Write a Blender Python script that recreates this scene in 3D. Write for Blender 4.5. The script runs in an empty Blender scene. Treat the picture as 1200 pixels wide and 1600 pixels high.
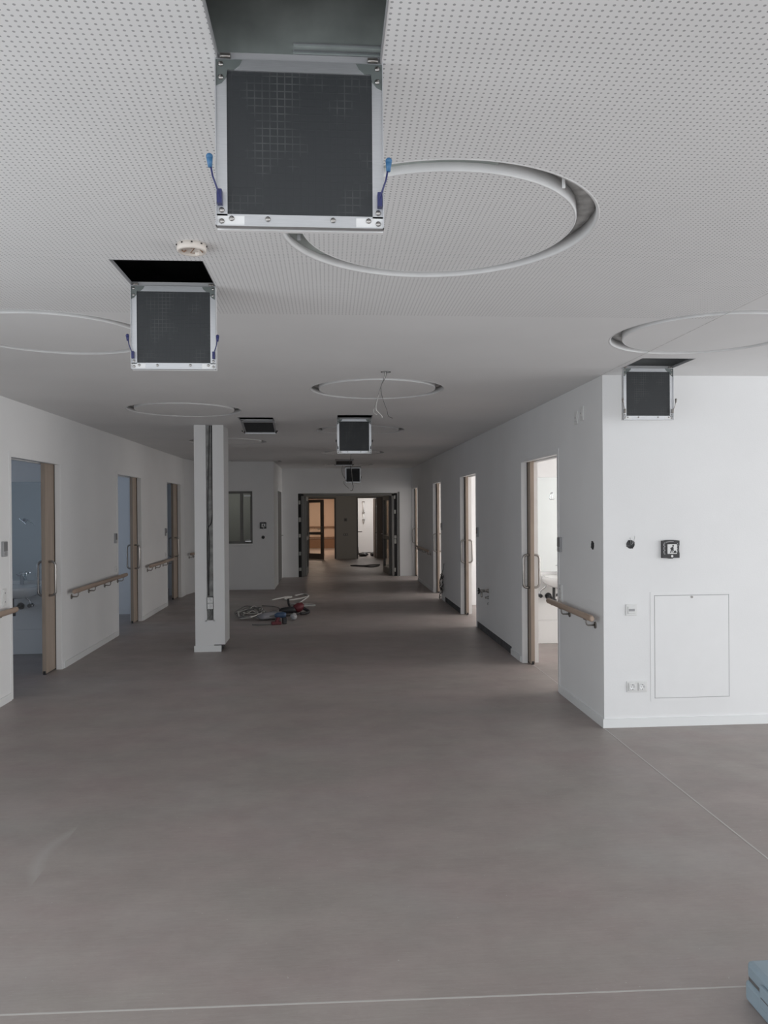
import bpy, bmesh, math, random
from mathutils import Vector, Matrix, geometry
random.seed(7)
PI = math.pi
SC = bpy.context.scene
COL = SC.collection

# ---------------------------------------------------------------- camera
cam_d = bpy.data.cameras.new('camera'); cam = bpy.data.objects.new('camera', cam_d); COL.objects.link(cam)
cam_d.sensor_fit = 'VERTICAL'; cam_d.sensor_height = 36.0; cam_d.lens = 27.0
cam_d.clip_start = 0.05; cam_d.clip_end = 200
cam.matrix_world = (Matrix.Translation((0, 0, 1.63)) @ Matrix.Rotation(-math.atan(87/1200), 4, 'Z')
                    @ Matrix.Rotation(PI/2 - math.radians(.267), 4, 'X') @ Matrix.Rotation(-math.radians(.4), 4, 'Z'))
SC.camera = cam

# ---------------------------------------------------------------- world, lights, exposure
w = bpy.data.worlds.new('world'); SC.world = w; w.use_nodes = True
w.node_tree.nodes['Background'].inputs[0].default_value = (.75, .82, .9, 1)
w.node_tree.nodes['Background'].inputs[1].default_value = .6
SC.view_settings.view_transform = 'Standard'; SC.view_settings.look = 'None'
SC.view_settings.gamma = 1; SC.view_settings.exposure = 0.56; SC.view_settings.use_curve_mapping = False

def area(name, loc, rot, sx, sy, power, col=(1, 1, 1)):
    l = bpy.data.lights.new(name, 'AREA'); l.shape = 'RECTANGLE'; l.size = sx; l.size_y = sy
    l.energy = power; l.color = col
    o = bpy.data.objects.new(name, l); o.location = loc; o.rotation_euler = rot; COL.objects.link(o)
    return o
LF = (PI/2, 0, PI/2)     # shines towards -X
RT = (PI/2, 0, -PI/2)    # shines towards +X
FW = (PI/2, 0, 0)      # shines towards +Y
area('daylight_right_windows', (8.35, .9, 1.30), LF, 8.2, 2.3, 156, (.97, .99, 1))
area('daylight_back_windows', (1.6, -2.75, 1.25), (PI/2+.18, 0, 0), 8.6, 2.2, 62, (.95, .98, 1))
area('daylight_left_windows', (-3.15, .1, 1.30), RT, 5.4, 2.2, 60, (.92, .97, 1))  # unseen left windows, added to light the right corridor wall
for nm, y, e in (('a', 7.4, 56), ('b', 10.9, 66), ('c', 14.4, 64), ('d', 17.6, 50)):
    area('daylight_right_room_'+nm, (5.75, y, 1.5), LF, 1.8, 1.5, e*.93, (1, .965, .94))
for nm, y, e in (('a', 7.3, 9), ('b', 10.7, 10), ('c', 14.0, 3)):
    area('daylight_left_room_'+nm, (-6.35, y, 1.5), RT, 1.6, 1.4, e, (.66, .8, 1))
area('warm_room_light', (-.6, 29, 2.5), (0, 0, 0), .6, 3, 36, (1, .76, .58))
area('end_room_light', (1.6, 26.8, 2.5), (0, 0, 0), 1.0, 1.0, 19, (1, .98, .96))
area('vestibule_daylight', (2.2, 21.5, 1.6), LF, 2.2, 1.2, 9, (1, .93, .85))  # unseen fill lamp added to brighten the vestibule walls

area('office_light', (-2.1, 17.2, 2.5), (0, 0, 0), .6, .6, 3.0, (.95, 1, .97))  # weak lamp added to lift the dark room behind the alcove window

# ---------------------------------------------------------------- materials
def mat(name, col, rough=.6, metal=0, noise=0, nscale=8, bump=0, bscale=60, spec=.5, stretch=(1, 1, 1)):
    m = bpy.data.materials.new(name); m.use_nodes = True
    nt = m.node_tree; b = nt.nodes['Principled BSDF']
    b.inputs['Base Color'].default_value = (*col, 1); b.inputs['Roughness'].default_value = rough
    b.inputs['Metallic'].default_value = metal; b.inputs['Specular IOR Level'].default_value = spec
    tc = nt.nodes.new('ShaderNodeTexCoord'); mp = nt.nodes.new('ShaderNodeMapping')
    mp.inputs['Scale'].default_value = stretch
    nt.links.new(tc.outputs['Object'], mp.inputs[0])
    if noise:
        n = nt.nodes.new('ShaderNodeTexNoise'); n.inputs['Scale'].default_value = nscale; n.inputs['Detail'].default_value = 5
        nt.links.new(mp.outputs[0], n.inputs['Vector'])
        r = nt.nodes.new('ShaderNodeValToRGB')
        r.color_ramp.elements[0].position = .3; r.color_ramp.elements[1].position = .7
        r.color_ramp.elements[0].color = (*[c*(1-noise) for c in col], 1)
        r.color_ramp.elements[1].color = (*[min(1, c*(1+noise)) for c in col], 1)
        nt.links.new(n.outputs['Fac'], r.inputs[0]); nt.links.new(r.outputs[0], b.inputs['Base Color'])
    if bump:
        n2 = nt.nodes.new('ShaderNodeTexNoise'); n2.inputs['Scale'].default_value = bscale; n2.inputs['Detail'].default_value = 3
        nt.links.new(mp.outputs[0], n2.inputs['Vector'])
        bp = nt.nodes.new('ShaderNodeBump'); bp.inputs['Strength'].default_value = bump; bp.inputs['Distance'].default_value = .004
        nt.links.new(n2.outputs['Fac'], bp.inputs['Height']); nt.links.new(bp.outputs[0], b.inputs['Normal'])
    return m
M_wall = mat('wall_paint', (.84, .84, .84), .75, noise=.02, nscale=1.5, bump=.12, bscale=120, spec=.3)
M_trim = mat('white_trim_paint', (.84, .84, .84), .5, noise=.01)
M_base = mat('white_skirting', (.83, .84, .84), .45)
M_gapshade = mat('dark_wall_gap', (.09, .09, .095), .9, noise=.3, nscale=12)  # shade of the gaps near the floor, put into the colour
M_dark = mat('dark_gap', (.035, .033, .033), .8)
M_black = mat('black_plastic', (.03, .03, .032), .45)
M_alu = mat('aluminium', (.66, .67, .69), .38, .75, noise=.05, nscale=30, stretch=(1, 1, 20))
M_steel = mat('brushed_stainless_steel', (.40, .385, .37), .3, .95, noise=.04, nscale=40)
M_dsteel = mat('dull_bracket_steel', (.34, .32, .30), .38, .85)
M_wood = mat('oak_veneer', (.39, .315, .255), .5, noise=.09, nscale=5, stretch=(6, 6, .5))
M_rail = mat('beech_handrail', (.43, .325, .255), .42, noise=.08, nscale=5, stretch=(6, .5, 6))
M_brownwood = mat('dark_brown_door', (.16, .125, .10), .5, noise=.1, nscale=5, stretch=(6, 6, .5))
M_plastic = mat('white_plastic', (.78, .78, .77), .35)
M_cream = mat('cream_plastic', (.76, .70, .64), .45)
M_grey = mat('grey_plastic', (.36, .36, .37), .45)
M_gusset = mat('dark_zinc_gusset', (.16, .18, .175), .45, .3)
M_blue = mat('blue_plastic', (.05, .16, .32), .45)
M_navy = mat('dark_blue_plastic', (.03, .035, .13), .45)
M_chrome = mat('chrome', (.75, .76, .78), .12, 1)
M_ceramic = mat('white_ceramic', (.82, .82, .81), .12)
M_mirror = mat('mirror_glass', (.86, .91, .91), .03, 1)
M_duct = mat('galvanised_duct', (.42, .46, .44), .4, .25, noise=.35, nscale=5)
M_void = mat('dark_ceiling_void', (.22, .23, .23), .85, noise=.3, nscale=5)
M_slot = mat('ceiling_slot_paint', (.74, .74, .74), .85, noise=.04, nscale=12, bump=.2, bscale=60, spec=.2)
M_rawtop = mat('raw_plaster_slot', (.60, .60, .59), .9, noise=.25, nscale=25, bump=.5, bscale=50)
M_concrete = mat('raw_concrete', (.36, .36, .35), .9, noise=.35, nscale=12, bump=.4)
M_greydoor = mat('grey_door', (.115, .11, .108), .55)
M_greyframe = mat('grey_metal_frame', (.20, .195, .185), .5)
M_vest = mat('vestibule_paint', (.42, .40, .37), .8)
M_warm = mat('warm_beige_paint', (.68, .56, .475), .8)
M_brownband = mat('brown_wainscot', (.28, .17, .11), .6)
M_foam = mat('white_foam', (.5, .5, .47), .9)
M_cable = mat('grey_cable', (.18, .175, .17), .55)
M_wcable = mat('white_cable', (.72, .71, .68), .5)
M_bcable = mat('black_cable', (.04, .038, .038), .5)
M_red = mat('red_plastic', (.15, .022, .03), .45)
M_toolblue = mat('tool_blue', (.045, .085, .16), .45)
M_cloth = mat('grey_cloth', (.30, .30, .32), .9, noise=.1)
M_bag = mat('white_plastic_bag', (.42, .42, .43), .4)
M_case = mat('pale_blue_grey_plastic', (.27, .34, .39), .5, noise=.06, nscale=9, bump=.15, bscale=60)
M_seam = mat('weld_seam', (.50, .48, .46), .55)

def glass_mat():
    m = bpy.data.materials.new('glass'); m.use_nodes = True
    b = m.node_tree.nodes['Principled BSDF']
    b.inputs['Base Color'].default_value = (.93, .96, .95, 1); b.inputs['Roughness'].default_value = .02
    b.inputs['Transmission Weight'].default_value = 1; b.inputs['IOR'].default_value = 1.1
    return m
M_glass = glass_mat()

def panel_mat():   # film faced black board with a faint woven grid of dots
    m = bpy.data.materials.new('black_film_faced_board'); m.use_nodes = True
    nt = m.node_tree; b = nt.nodes['Principled BSDF']; L = nt.links.new
    tc = nt.nodes.new('ShaderNodeTexCoord')
    br = nt.nodes.new('ShaderNodeTexBrick'); br.offset = 0; br.inputs['Scale'].default_value = 62
    br.inputs['Brick Width'].default_value = 1; br.inputs['Row Height'].default_value = 1
    br.inputs['Mortar Size'].default_value = .08
    mp = nt.nodes.new('ShaderNodeMapping'); mp.inputs['Rotation'].default_value = (PI/2, 0, 0)
    L(tc.outputs['Object'], mp.inputs[0]); L(mp.outputs[0], br.inputs['Vector'])
    n = nt.nodes.new('ShaderNodeTexNoise'); n.inputs['Scale'].default_value = 9; n.inputs['Detail'].default_value = 4
    L(tc.outputs['Object'], n.inputs['Vector'])
    r = nt.nodes.new('ShaderNodeValToRGB'); r.color_ramp.elements[0].position = .5; r.color_ramp.elements[1].position = .72
    L(n.outputs['Fac'], r.inputs[0])
    mu = nt.nodes.new('ShaderNodeMath'); mu.operation = 'MULTIPLY'; L(br.outputs['Fac'], mu.inputs[0]); L(r.outputs[0], mu.inputs[1])
    mx = nt.nodes.new('ShaderNodeMix'); mx.data_type = 'RGBA'
    mx.inputs[6].default_value = (.028, .031, .034, 1); mx.inputs[7].default_value = (.085, .09, .09, 1)
    L(mu.outputs[0], mx.inputs[0]); L(mx.outputs[2], b.inputs['Base Color'])
    b.inputs['Roughness'].default_value = .55
    bp = nt.nodes.new('ShaderNodeBump'); bp.inputs['Strength'].default_value = .5; bp.inputs['Distance'].default_value = .002
    L(br.outputs['Fac'], bp.inputs['Height']); L(bp.outputs[0], b.inputs['Normal'])
    return m
M_panel = panel_mat()

def node_math(nt, op, a, b=None, c=None):
    n = nt.nodes.new('ShaderNodeMath'); n.operation = op
    for i, v in enumerate((a, b, c)):
        if v is None: continue
        if isinstance(v, (int, float)): n.inputs[i].default_value = v
        else: nt.links.new(v, n.inputs[i])
    return n.outputs[0]

def ceiling_mat():  # painted acoustic board: 6 mm holes at 17.5 mm, black felt behind
    m = bpy.data.materials.new('perforated_ceiling_board'); m.use_nodes = True
    nt = m.node_tree; b = nt.nodes['Principled BSDF']; L = nt.links.new
    tc = nt.nodes.new('ShaderNodeTexCoord'); sx = nt.nodes.new('ShaderNodeSeparateXYZ'); L(tc.outputs['Object'], sx.inputs[0])
    P = .0172
    fx = node_math(nt, 'SUBTRACT', node_math(nt, 'FRACT', node_math(nt, 'DIVIDE', sx.outputs[0], P)), .5)
    fy = node_math(nt, 'SUBTRACT', node_math(nt, 'FRACT', node_math(nt, 'DIVIDE', sx.outputs[1], P)), .5)
    d = node_math(nt, 'SQRT', node_math(nt, 'ADD', node_math(nt, 'MULTIPLY', fx, fx), node_math(nt, 'MULTIPLY', fy, fy)))
    hole = node_math(nt, 'LESS_THAN', d, .18)
    zone = node_math(nt, 'MULTIPLY', node_math(nt, 'LESS_THAN', sx.outputs[0], 2.0), node_math(nt, 'GREATER_THAN', sx.outputs[0], -2.55))
    zone = node_math(nt, 'MULTIPLY', zone, node_math(nt, 'LESS_THAN', sx.outputs[1], 3.85))
    mask = node_math(nt, 'MULTIPLY', hole, zone)
    n = nt.nodes.new('ShaderNodeTexNoise'); n.inputs['Scale'].default_value = 1.3; n.inputs['Detail'].default_value = 4
    L(tc.outputs['Object'], n.inputs['Vector'])
    r = nt.nodes.new('ShaderNodeValToRGB'); r.color_ramp.elements[0].position = .3; r.color_ramp.elements[1].position = .7
    r.color_ramp.elements[0].color = (.81, .81, .81, 1); r.color_ramp.elements[1].color = (.85, .85, .85, 1)
    L(n.outputs['Fac'], r.inputs[0])
    mx = nt.nodes.new('ShaderNodeMix'); mx.data_type = 'RGBA'; mx.inputs[7].default_value = (.42, .42, .425, 1)
    L(mask, mx.inputs[0]); L(r.outputs[0], mx.inputs[6]); L(mx.outputs[2], b.inputs['Base Color'])
    b.inputs['Roughness'].default_value = .8; b.inputs['Specular IOR Level'].default_value = .25
    return m
M_ceil = ceiling_mat()

def floor_mat():    # linoleum with fine streaks across the corridor, plaster dust
    m = bpy.data.materials.new('streaked_linoleum'); m.use_nodes = True
    nt = m.node_tree; b = nt.nodes['Principled BSDF']; L = nt.links.new
    tc = nt.nodes.new('ShaderNodeTexCoord')
    def noise(scale, stretch, detail=5, rough=.6):
        mp = nt.nodes.new('ShaderNodeMapping'); mp.inputs['Scale'].default_value = stretch; L(tc.outputs['Object'], mp.inputs[0])
        n = nt.nodes.new('ShaderNodeTexNoise'); n.inputs['Scale'].default_value = scale; n.inputs['Detail'].default_value = detail
        n.inputs['Roughness'].default_value = rough; L(mp.outputs[0], n.inputs['Vector']); return n.outputs['Fac']
    def ramp(f, p0, p1, c0, c1):
        r = nt.nodes.new('ShaderNodeValToRGB'); r.color_ramp.elements[0].position = p0; r.color_ramp.elements[1].position = p1
        r.color_ramp.elements[0].color = (*c0, 1); r.color_ramp.elements[1].color = (*c1, 1); L(f, r.inputs[0]); return r.outputs[0]
    def mix(f, a, c, mode='MIX'):
        x = nt.nodes.new('ShaderNodeMix'); x.data_type = 'RGBA'; x.blend_type = mode
        if isinstance(f, (int, float)): x.inputs[0].default_value = f
        else: L(f, x.inputs[0])
        if isinstance(a, tuple): x.inputs[6].default_value = (*a, 1)
        else: L(a, x.inputs[6])
        if isinstance(c, tuple): x.inputs[7].default_value = (*c, 1)
        else: L(c, x.inputs[7])
        return x.outputs[2]
    base = ramp(noise(6, (1.2, 15, 1), 8, .78), .28, .74, (.245, .212, .198), (.43, .385, .365))
    hue = ramp(noise(1.1, (1, 1.6, 1), 4), .35, .68, (.315, .308, .280), (.365, .290, .282))
    c = mix(.55, base, hue)
    blot = ramp(noise(2.2, (1, 1.4, 1), 7, .7), .36, .66, (.29, .248, .235), (.42, .365, .345))
    c = mix(.40, c, blot)
    fine = noise(30, (1, 12, 1), 3)
    c = mix(ramp(fine, .62, .72, (0, 0, 0), (.45, .45, .45)), c, (.50, .43, .40))
    c = mix(ramp(fine, .26, .36, (.45, .45, .45), (0, 0, 0)), c, (.19, .17, .155))
    dust = ramp(noise(.9, (1, 1, 1), 7, .68), .50, .74, (0, 0, 0), (.38, .38, .38))
    c = mix(dust, c, (.41, .395, .39))
    speck = ramp(noise(55, (1, 1, 1), 2), .74, .77, (0, 0, 0), (.6, .6, .6))
    c = mix(speck, c, (.62, .61, .60))
    scuff = ramp(noise(3.5, (1, 5, 1), 9, .85), .66, .74, (0, 0, 0), (.35, .35, .35))
    c = mix(scuff, c, (.16, .145, .14))
    # a swept crescent of plaster dust on the floor
    sx = nt.nodes.new('ShaderNodeSeparateXYZ'); L(tc.outputs['Object'], sx.inputs[0])
    dx = node_math(nt, 'SUBTRACT', sx.outputs[0], -.80); dy = node_math(nt, 'SUBTRACT', sx.outputs[1], 3.75)
    rr = node_math(nt, 'SQRT', node_math(nt, 'ADD', node_math(nt, 'MULTIPLY', dx, dx), node_math(nt, 'MULTIPLY', dy, dy)))
    ring = node_math(nt, 'SUBTRACT', 1, node_math(nt, 'DIVIDE', node_math(nt, 'ABSOLUTE', node_math(nt, 'SUBTRACT', rr, .56)), .045))
    ring = node_math(nt, 'MAXIMUM', ring, 0)
    lim = node_math(nt, 'MULTIPLY', node_math(nt, 'LESS_THAN', dx, -.50), .30)
    c = mix(node_math(nt, 'MULTIPLY', ring, lim), c, (.52, .51, .50))
    L(c, b.inputs['Base Color'])
    rg = ramp(noise(2.5, (1, 1, 1), 4), .3, .7, (.40, .40, .40), (.56, .56, .56)); L(rg, b.inputs['Roughness'])
    b.inputs['Specular IOR Level'].default_value = .35
    bp = nt.nodes.new('ShaderNodeBump'); bp.inputs['Strength'].default_value = .06; bp.inputs['Distance'].default_value = .002
    L(fine, bp.inputs['Height']); L(bp.outputs[0], b.inputs['Normal'])
    return m
M_floor = floor_mat()

# ---------------------------------------------------------------- helpers
def new(): return bmesh.new()
def box(bm, x0, x1, y0, y1, z0, z1):
    if x0 > x1: x0, x1 = x1, x0
    vs = [bm.verts.new(p) for p in ((x0,y0,z0),(x1,y0,z0),(x1,y1,z0),(x0,y1,z0),(x0,y0,z1),(x1,y0,z1),(x1,y1,z1),(x0,y1,z1))]
    for f in ((3,2,1,0),(4,5,6,7),(0,1,5,4),(1,2,6,5),(2,3,7,6),(3,0,4,7)): bm.faces.new([vs[i] for i in f])
    return bm
def B(*a):
    return box(new(), *a)
def bev(bm, w_, seg=2):
    bmesh.ops.bevel(bm, geom=list(bm.edges), offset=w_, segments=seg, affect='EDGES', profile=.5)
    return bm
def smooth_pts(pts, n=6):
    P = [Vector(p) for p in pts]
    if len(P) < 3: return P
    out = []
    for i in range(len(P)-1):
        p0 = P[max(i-1, 0)]; p1 = P[i]; p2 = P[i+1]; p3 = P[min(i+2, len(P)-1)]
        for k in range(n):
            t = k/n
            out.append(.5*((2*p1)+(-p0+p2)*t+(2*p0-5*p1+4*p2-p3)*t*t+(-p0+3*p1-3*p2+p3)*t**3))
    out.append(P[-1]); return out
def tube(bm, pts, r, seg=8, smooth=0):
    P = smooth_pts(pts, smooth) if smooth else [Vector(p) for p in pts]
    rings = []; prev = None
    for i, p in enumerate(P):
        t = (P[min(i+1, len(P)-1)]-P[max(i-1, 0)]).normalized()
        if prev is None:
            a = Vector((0, 0, 1)) if abs(t.z) < .9 else Vector((1, 0, 0))
            u = t.cross(a).normalized()
        else:
            u = (prev-t*prev.dot(t)).normalized()
        prev = u; v = t.cross(u)
        rr = r[i] if isinstance(r, (list, tuple)) else r
        rings.append([bm.verts.new(p+(u*math.cos(2*PI*k/seg)+v*math.sin(2*PI*k/seg))*rr) for k in range(seg)])
    for a, b_ in zip(rings, rings[1:]):
        for k in range(seg):
            f = bm.faces.new((a[k], a[(k+1) % seg], b_[(k+1) % seg], b_[k])); f.smooth = True
    bm.faces.new(rings[0][::-1]); bm.faces.new(rings[-1])
    return bm
def lathe(bm, prof, seg=32, M=None, closed=False):
    """prof: list of (r,z) around +Z; M optional matrix"""
    M = M or Matrix.Identity(4)
    rows = [[bm.verts.new(M @ Vector((r*math.cos(2*PI*k/seg), r*math.sin(2*PI*k/seg), z))) for k in range(seg)] for r, z in prof]
    pairs = list(zip(rows, rows[1:]))
    if closed: pairs.append((rows[-1], rows[0]))
    for a, b_ in pairs:
        for k in range(seg):
            f = bm.faces.new((a[k], a[(k+1) % seg], b_[(k+1) % seg], b_[k])); f.smooth = True
    if not closed:
        if prof[0][0] > 1e-6: bm.faces.new(rows[0][::-1])
        if prof[-1][0] > 1e-6: bm.faces.new(rows[-1])
    return bm
def disc(bm, c, r, depth, axis='Z', seg=20):
    """a short cylinder starting at c and going `depth` along axis"""
    R_ = {'Z': Matrix.Identity(4), 'X': Matrix.Rotation(PI/2, 4, 'Y'), 'Y': Matrix.Rotation(-PI/2, 4, 'X')}[axis]
    return lathe(bm, [(r, 0), (r, depth)], seg, Matrix.Translation(c) @ R_)
def flat_poly(bm, pts, y, t):  # polygon in XZ, thickness t towards -Y
    a = [bm.verts.new((x, y, z)) for x, z in pts]; b_ = [bm.verts.new((x, y-t, z)) for x, z in pts]
    bm.faces.new(a); bm.faces.new(b_[::-1])
    n = len(pts)
    for i in range(n): bm.faces.new((a[i], b_[i], b_[(i+1) % n], a[(i+1) % n]))
    return bm
def obj(name, bm, m, parent=None, loc=None):
    bmesh.ops.recalc_face_normals(bm, faces=bm.faces)
    me = bpy.data.meshes.new(name); bm.to_mesh(me); bm.free(); me.materials.append(m)
    o = bpy.data.objects.new(name, me); COL.objects.link(o)
    if parent: o.parent = parent
    if loc: o.location = loc
    return o
def thing(name, label, cat, loc=(0, 0, 0), rotz=0, group=None, kind=None):
    o = bpy.data.objects.new(name, None); COL.objects.link(o); o.empty_display_size = .1
    o.location = loc; o.rotation_euler = (0, 0, rotz); o['label'] = label; o['category'] = cat
    if group: o['group'] = group
    if kind: o['kind'] = kind
    return o
def tag(o, label, cat, group=None, kind=None):
    o['label'] = label; o['category'] = cat
    if group: o['group'] = group
    if kind: o['kind'] = kind
    return o
def struct(name, bm, m, label, cat='wall'):
    return tag(obj(name, bm, m), label, cat, kind='structure')

H = 2.60
# ---------------------------------------------------------------- floor
fl = struct('floor', B(-7, 9.2, -3.6, 33, -.1, 0), M_floor, 'brown grey linoleum floor with fine cross streaks and dust', 'floor')
def strip(p, q, wd=.006):
    p, q = Vector(p), Vector(q); d = (q-p).normalized(); n = Vector((-d.y, d.x, 0))*wd/2
    bm = new(); lo = [p-n, q-n, q+n, p+n]
    a = [bm.verts.new((v.x, v.y, -.002)) for v in lo]; b_ = [bm.verts.new((v.x, v.y, .0012)) for v in lo]
    bm.faces.new(b_)
    for i in range(4): bm.faces.new((a[i], a[(i+1) % 4], b_[(i+1) % 4], b_[i]))
    return bm
obj('weld_seam', strip((-4, 2.63, 0), (4, 2.44, 0), .007), M_seam, fl)
obj('weld_seam', strip((2.105, 7.86, 0), (2.105, 6.67, 0), .008), M_seam, fl)
obj('weld_seam', strip((2.012, 5.50, 0), (2.012, -2.8, 0), .009), M_seam, fl)

# ---------------------------------------------------------------- ceiling with ring slots, hatch openings, cable holes
RO, RI = .543, .47
rings = [(.385, 2.665), (2.16, 4.21), (-1.5, 4.36), (.405, 6.26), (-1.385, 7.6), (.405, 9.5), (-1.42, 11.1), (.43, 13.3), (-1.47, 15.6), (.45, 16.95)]
hatches = [(-.055, 1.68, .355), (-.66, 3.385, .36), (2.235, 5.232, .36), (-.765, 8.53, .37), (.285, 8.31, .37), (.325, 15.40, .37), (.585, 18.05, .36)]
HD = .345
holes = [(.415, 5.45, .035), (.40, 13.05, .03), (.47, 16.3, .03)]
def ceiling_bm():
    vs = []; es = []
    def loop(pts):
        s = len(vs); vs.extend(Vector(p) for p in pts); n = len(pts)
        es.extend((s+i, s+(i+1) % n) for i in range(n))
    loop([(-7, -3.5), (9.2, -3.5), (9.2, 33), (-7, 33)])
    for cx, cy in rings:
        for r in (RO, RI): loop([(cx+r*math.cos(2*PI*k/96), cy+r*math.sin(2*PI*k/96)) for k in range(96)])
    for x, y, w_ in hatches: loop([(x-w_/2, y-HD), (x+w_/2, y-HD), (x+w_/2, y), (x-w_/2, y)])
    for x, y, r in holes: loop([(x+r*math.cos(2*PI*k/16), y+r*math.sin(2*PI*k/16)) for k in range(16)])
    V, E_, F, *_ = geometry.delaunay_2d_cdt(vs, es, [], 0, 1e-6)
    bm = new(); bv = [bm.verts.new((v.x, v.y, H)) for v in V]
    def inside(c):
        for cx, cy in rings:
            d = math.hypot(c.x-cx, c.y-cy)
            if RI*.998 < d < RO*.999: return True
        for x, y, w_ in hatches:
            if abs(c.x-x) < w_/2 and y-HD < c.y < y: return True
        for x, y, r in holes:
            if math.hypot(c.x-x, c.y-y) < r*.97: return True
        return False
    for f in F:
        c = sum((V[i] for i in f), Vector((0, 0)))/len(f)
        if not inside(c): bm.faces.new([bv[i] for i in f])
    # board thickness around the openings
    bmesh.ops.delete(bm, geom=[v for v in bm.verts if not v.link_faces], context='VERTS')
    r = bmesh.ops.extrude_face_region(bm, geom=list(bm.faces))
    bmesh.ops.translate(bm, verts=[g for g in r['geom'] if isinstance(g, bmesh.types.BMVert)], vec=(0, 0, .0125))
    return bm
ceil = struct('ceiling', ceiling_bm(), M_ceil, 'white suspended ceiling with pinhole perforation and ring slots', 'ceiling')
for i, (cx, cy) in enumerate(rings):
    bm = new()
    # outer wall with a rounded bead, rising into the slot
    lathe(bm, [(RO+.006, H+.0005), (RO+.005, H-.0008), (RO+.000, H-.0010), (RO-.004, H+.001), (RO-.006, H+.006), (RO-.004, H+.047), (RO+.004, H+.047), (RO+.004, H+.001)], 96, Matrix.Translation((cx, cy, 0)), closed=True)
    lathe(bm, [(RI-.004, H+.0005), (RI-.002, H-.0008), (RI+.001, H-.0008), (RI+.003, H+.002), (RI+.003, H+.047), (RI-.004, H+.047), (RI-.004, H+.001)], 96, Matrix.Translation((cx, cy, 0)), closed=True)
    rim = obj('ring_slot_rim', bm, M_slot, ceil)
    bm = new(); lathe(bm, [(RI-.005, H+.045), (RO+.005, H+.045), (RO+.005, H+.07), (RI-.005, H+.07)], 64, Matrix.Translation((cx, cy, 0)), closed=True)
    obj('slot_bottom', bm, M_rawtop, rim)
obj('mounting_clip', bev(B(.715, .724, 2.285, 2.293, H-.002, H+.046), .0015, 1), M_trim, ceil)
obj('mounting_clip', bev(B(-.105, -.092, 2.80, 2.81, H+.004, H+.05), .002, 1), M_grey, ceil)
# plaster joint between perforated and smooth board, in line with the corridor wall
obj('ceiling_joint', B(2.008, 2.012, -2.8, 5.53, H-.0006, H+.001), M_rawtop, ceil)
struct('ceiling_slab', B(-7, 9.2, -3.6, 33, 3.05, 3.15), M_void, 'dark concrete slab above the suspended ceiling', 'ceiling')
d = thing('ventilation_duct', 'grey galvanised duct seen through the nearest open ceiling hatch', 'duct', (-.05, 1.72, 2.625))
obj('duct_body', bev(B(-.55, .55, 0, 1.3, 0, .30), .006), M_duct, d)
for zz in (.008, .018, .034):
    obj('duct_flange', B(-.02, .50, -.008, 0, zz, zz+.003), M_alu, d)

# ---------------------------------------------------------------- walls
XR, XR2 = 2.02, 2.19
DR = [(6.66, 7.92), (10.42, 11.66), (13.70, 14.72), (17.30, 18.42)]
DH = 2.10
def corridor_wall(xa, xb, doors, y0, y1, gaps=()):
    """solid wall between doors; behind each opening a two-skin pocket"""
    bm = new(); lo, hi = min(xa, xb), max(xa, xb)
    c = (lo+hi)/2; y = y0
    segs = []
    for a, b_ in doors:
        segs.append((y, a)); box(bm, lo, hi, a, b_, DH+.02, 3.05)
        e = min(b_+.95, y1)
        box(bm, lo, c-.032, b_, e, 0 if not any(g0 < e and g1 > b_ for g0, g1 in gaps) else 0, 3.05)
        box(bm, c+.032, hi, b_, e, 0, 3.05); box(bm, c-.032, c+.032, b_, e, DH+.05, 3.05)
        y = e
    segs.append((y, y1))
    for a, b_ in segs:
        if b_-a > .01: box(bm, lo, hi, a, b_, 0, 3.05)
    return bm
struct('wall_right', corridor_wall(XR, XR2, DR, 5.53, 18.45), M_wall, 'white right corridor wall with four sliding door openings')
XL, XL2 = -2.74, -2.91
DL = [(6.87, 8.10), (10.25, 11.50), (13.32, 14.52)]
lw = struct('wall_left', corridor_wall(XL, XL2, DL, 2.9, 14.9), M_wall, 'white left corridor wall with three sliding door openings')
bm = new()
box(bm, 2.19, 8.6, 5.53, 5.68, 0, 3.05)
struct('wall_front_right', bm, M_wall, 'bright white wall facing the open area at right')
# oblique wall piece, alcove end wall with recessed window, return wall
bm = new()
a, b_ = Vector((-2.74, 14.9, 0)), Vector((-2.58, 15.72, 0))
q = [a, b_, b_+Vector((-.35, 0, 0)), a+Vector((-.3, 0, 0))]
lo = [bm.verts.new((v.x, v.y, 0)) for v in q]; hi = [bm.verts.new((v.x, v.y, 3.05)) for v in q]
bm.faces.new(lo[::-1]); bm.faces.new(hi)
for i in range(4): bm.faces.new((lo[i], lo[(i+1) % 4], hi[(i+1) % 4], hi[i]))
struct('wall_oblique', bm, M_wall, 'short slanted wall past the last left door')
WY = 15.72
bm = new()
box(bm, -3.0, -2.32, WY, WY+.15, 0, 3.05); box(bm, -1.535, -1.10, WY, WY+.15, 0, 3.05)
box(bm, -2.32, -1.535, WY, WY+.15, 0, .93); box(bm, -2.32, -1.535, WY, WY+.15, 2.0, 3.05)
struct('wall_alcove', bm, M_wall, 'dim grey end wall of the left alcove with a window opening')
bm = new()
box(bm, -1.25, -1.10, WY+.15, 16.75, 0, 3.05); box(bm, -1.25, -1.10, 16.75, 18.2, 2.08, 3.05); box(bm, -1.25, -1.10, 18.2, 18.45, 0, 3.05)
struct('wall_return', bm, M_wall, 'return wall beside the grey door near the corridor end')
bm = new()
box(bm, -1.25, -.72, 18.45, 18.62, 0, 3.05); box(bm, 1.655, 2.19, 18.45, 18.62, 0, 3.05); box(bm, -.72, 1.655, 18.45, 18.62, 2.0, 3.05)
struct('wall_far', bm, M_wall, 'white far corridor wall around the wide double doorway')
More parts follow.
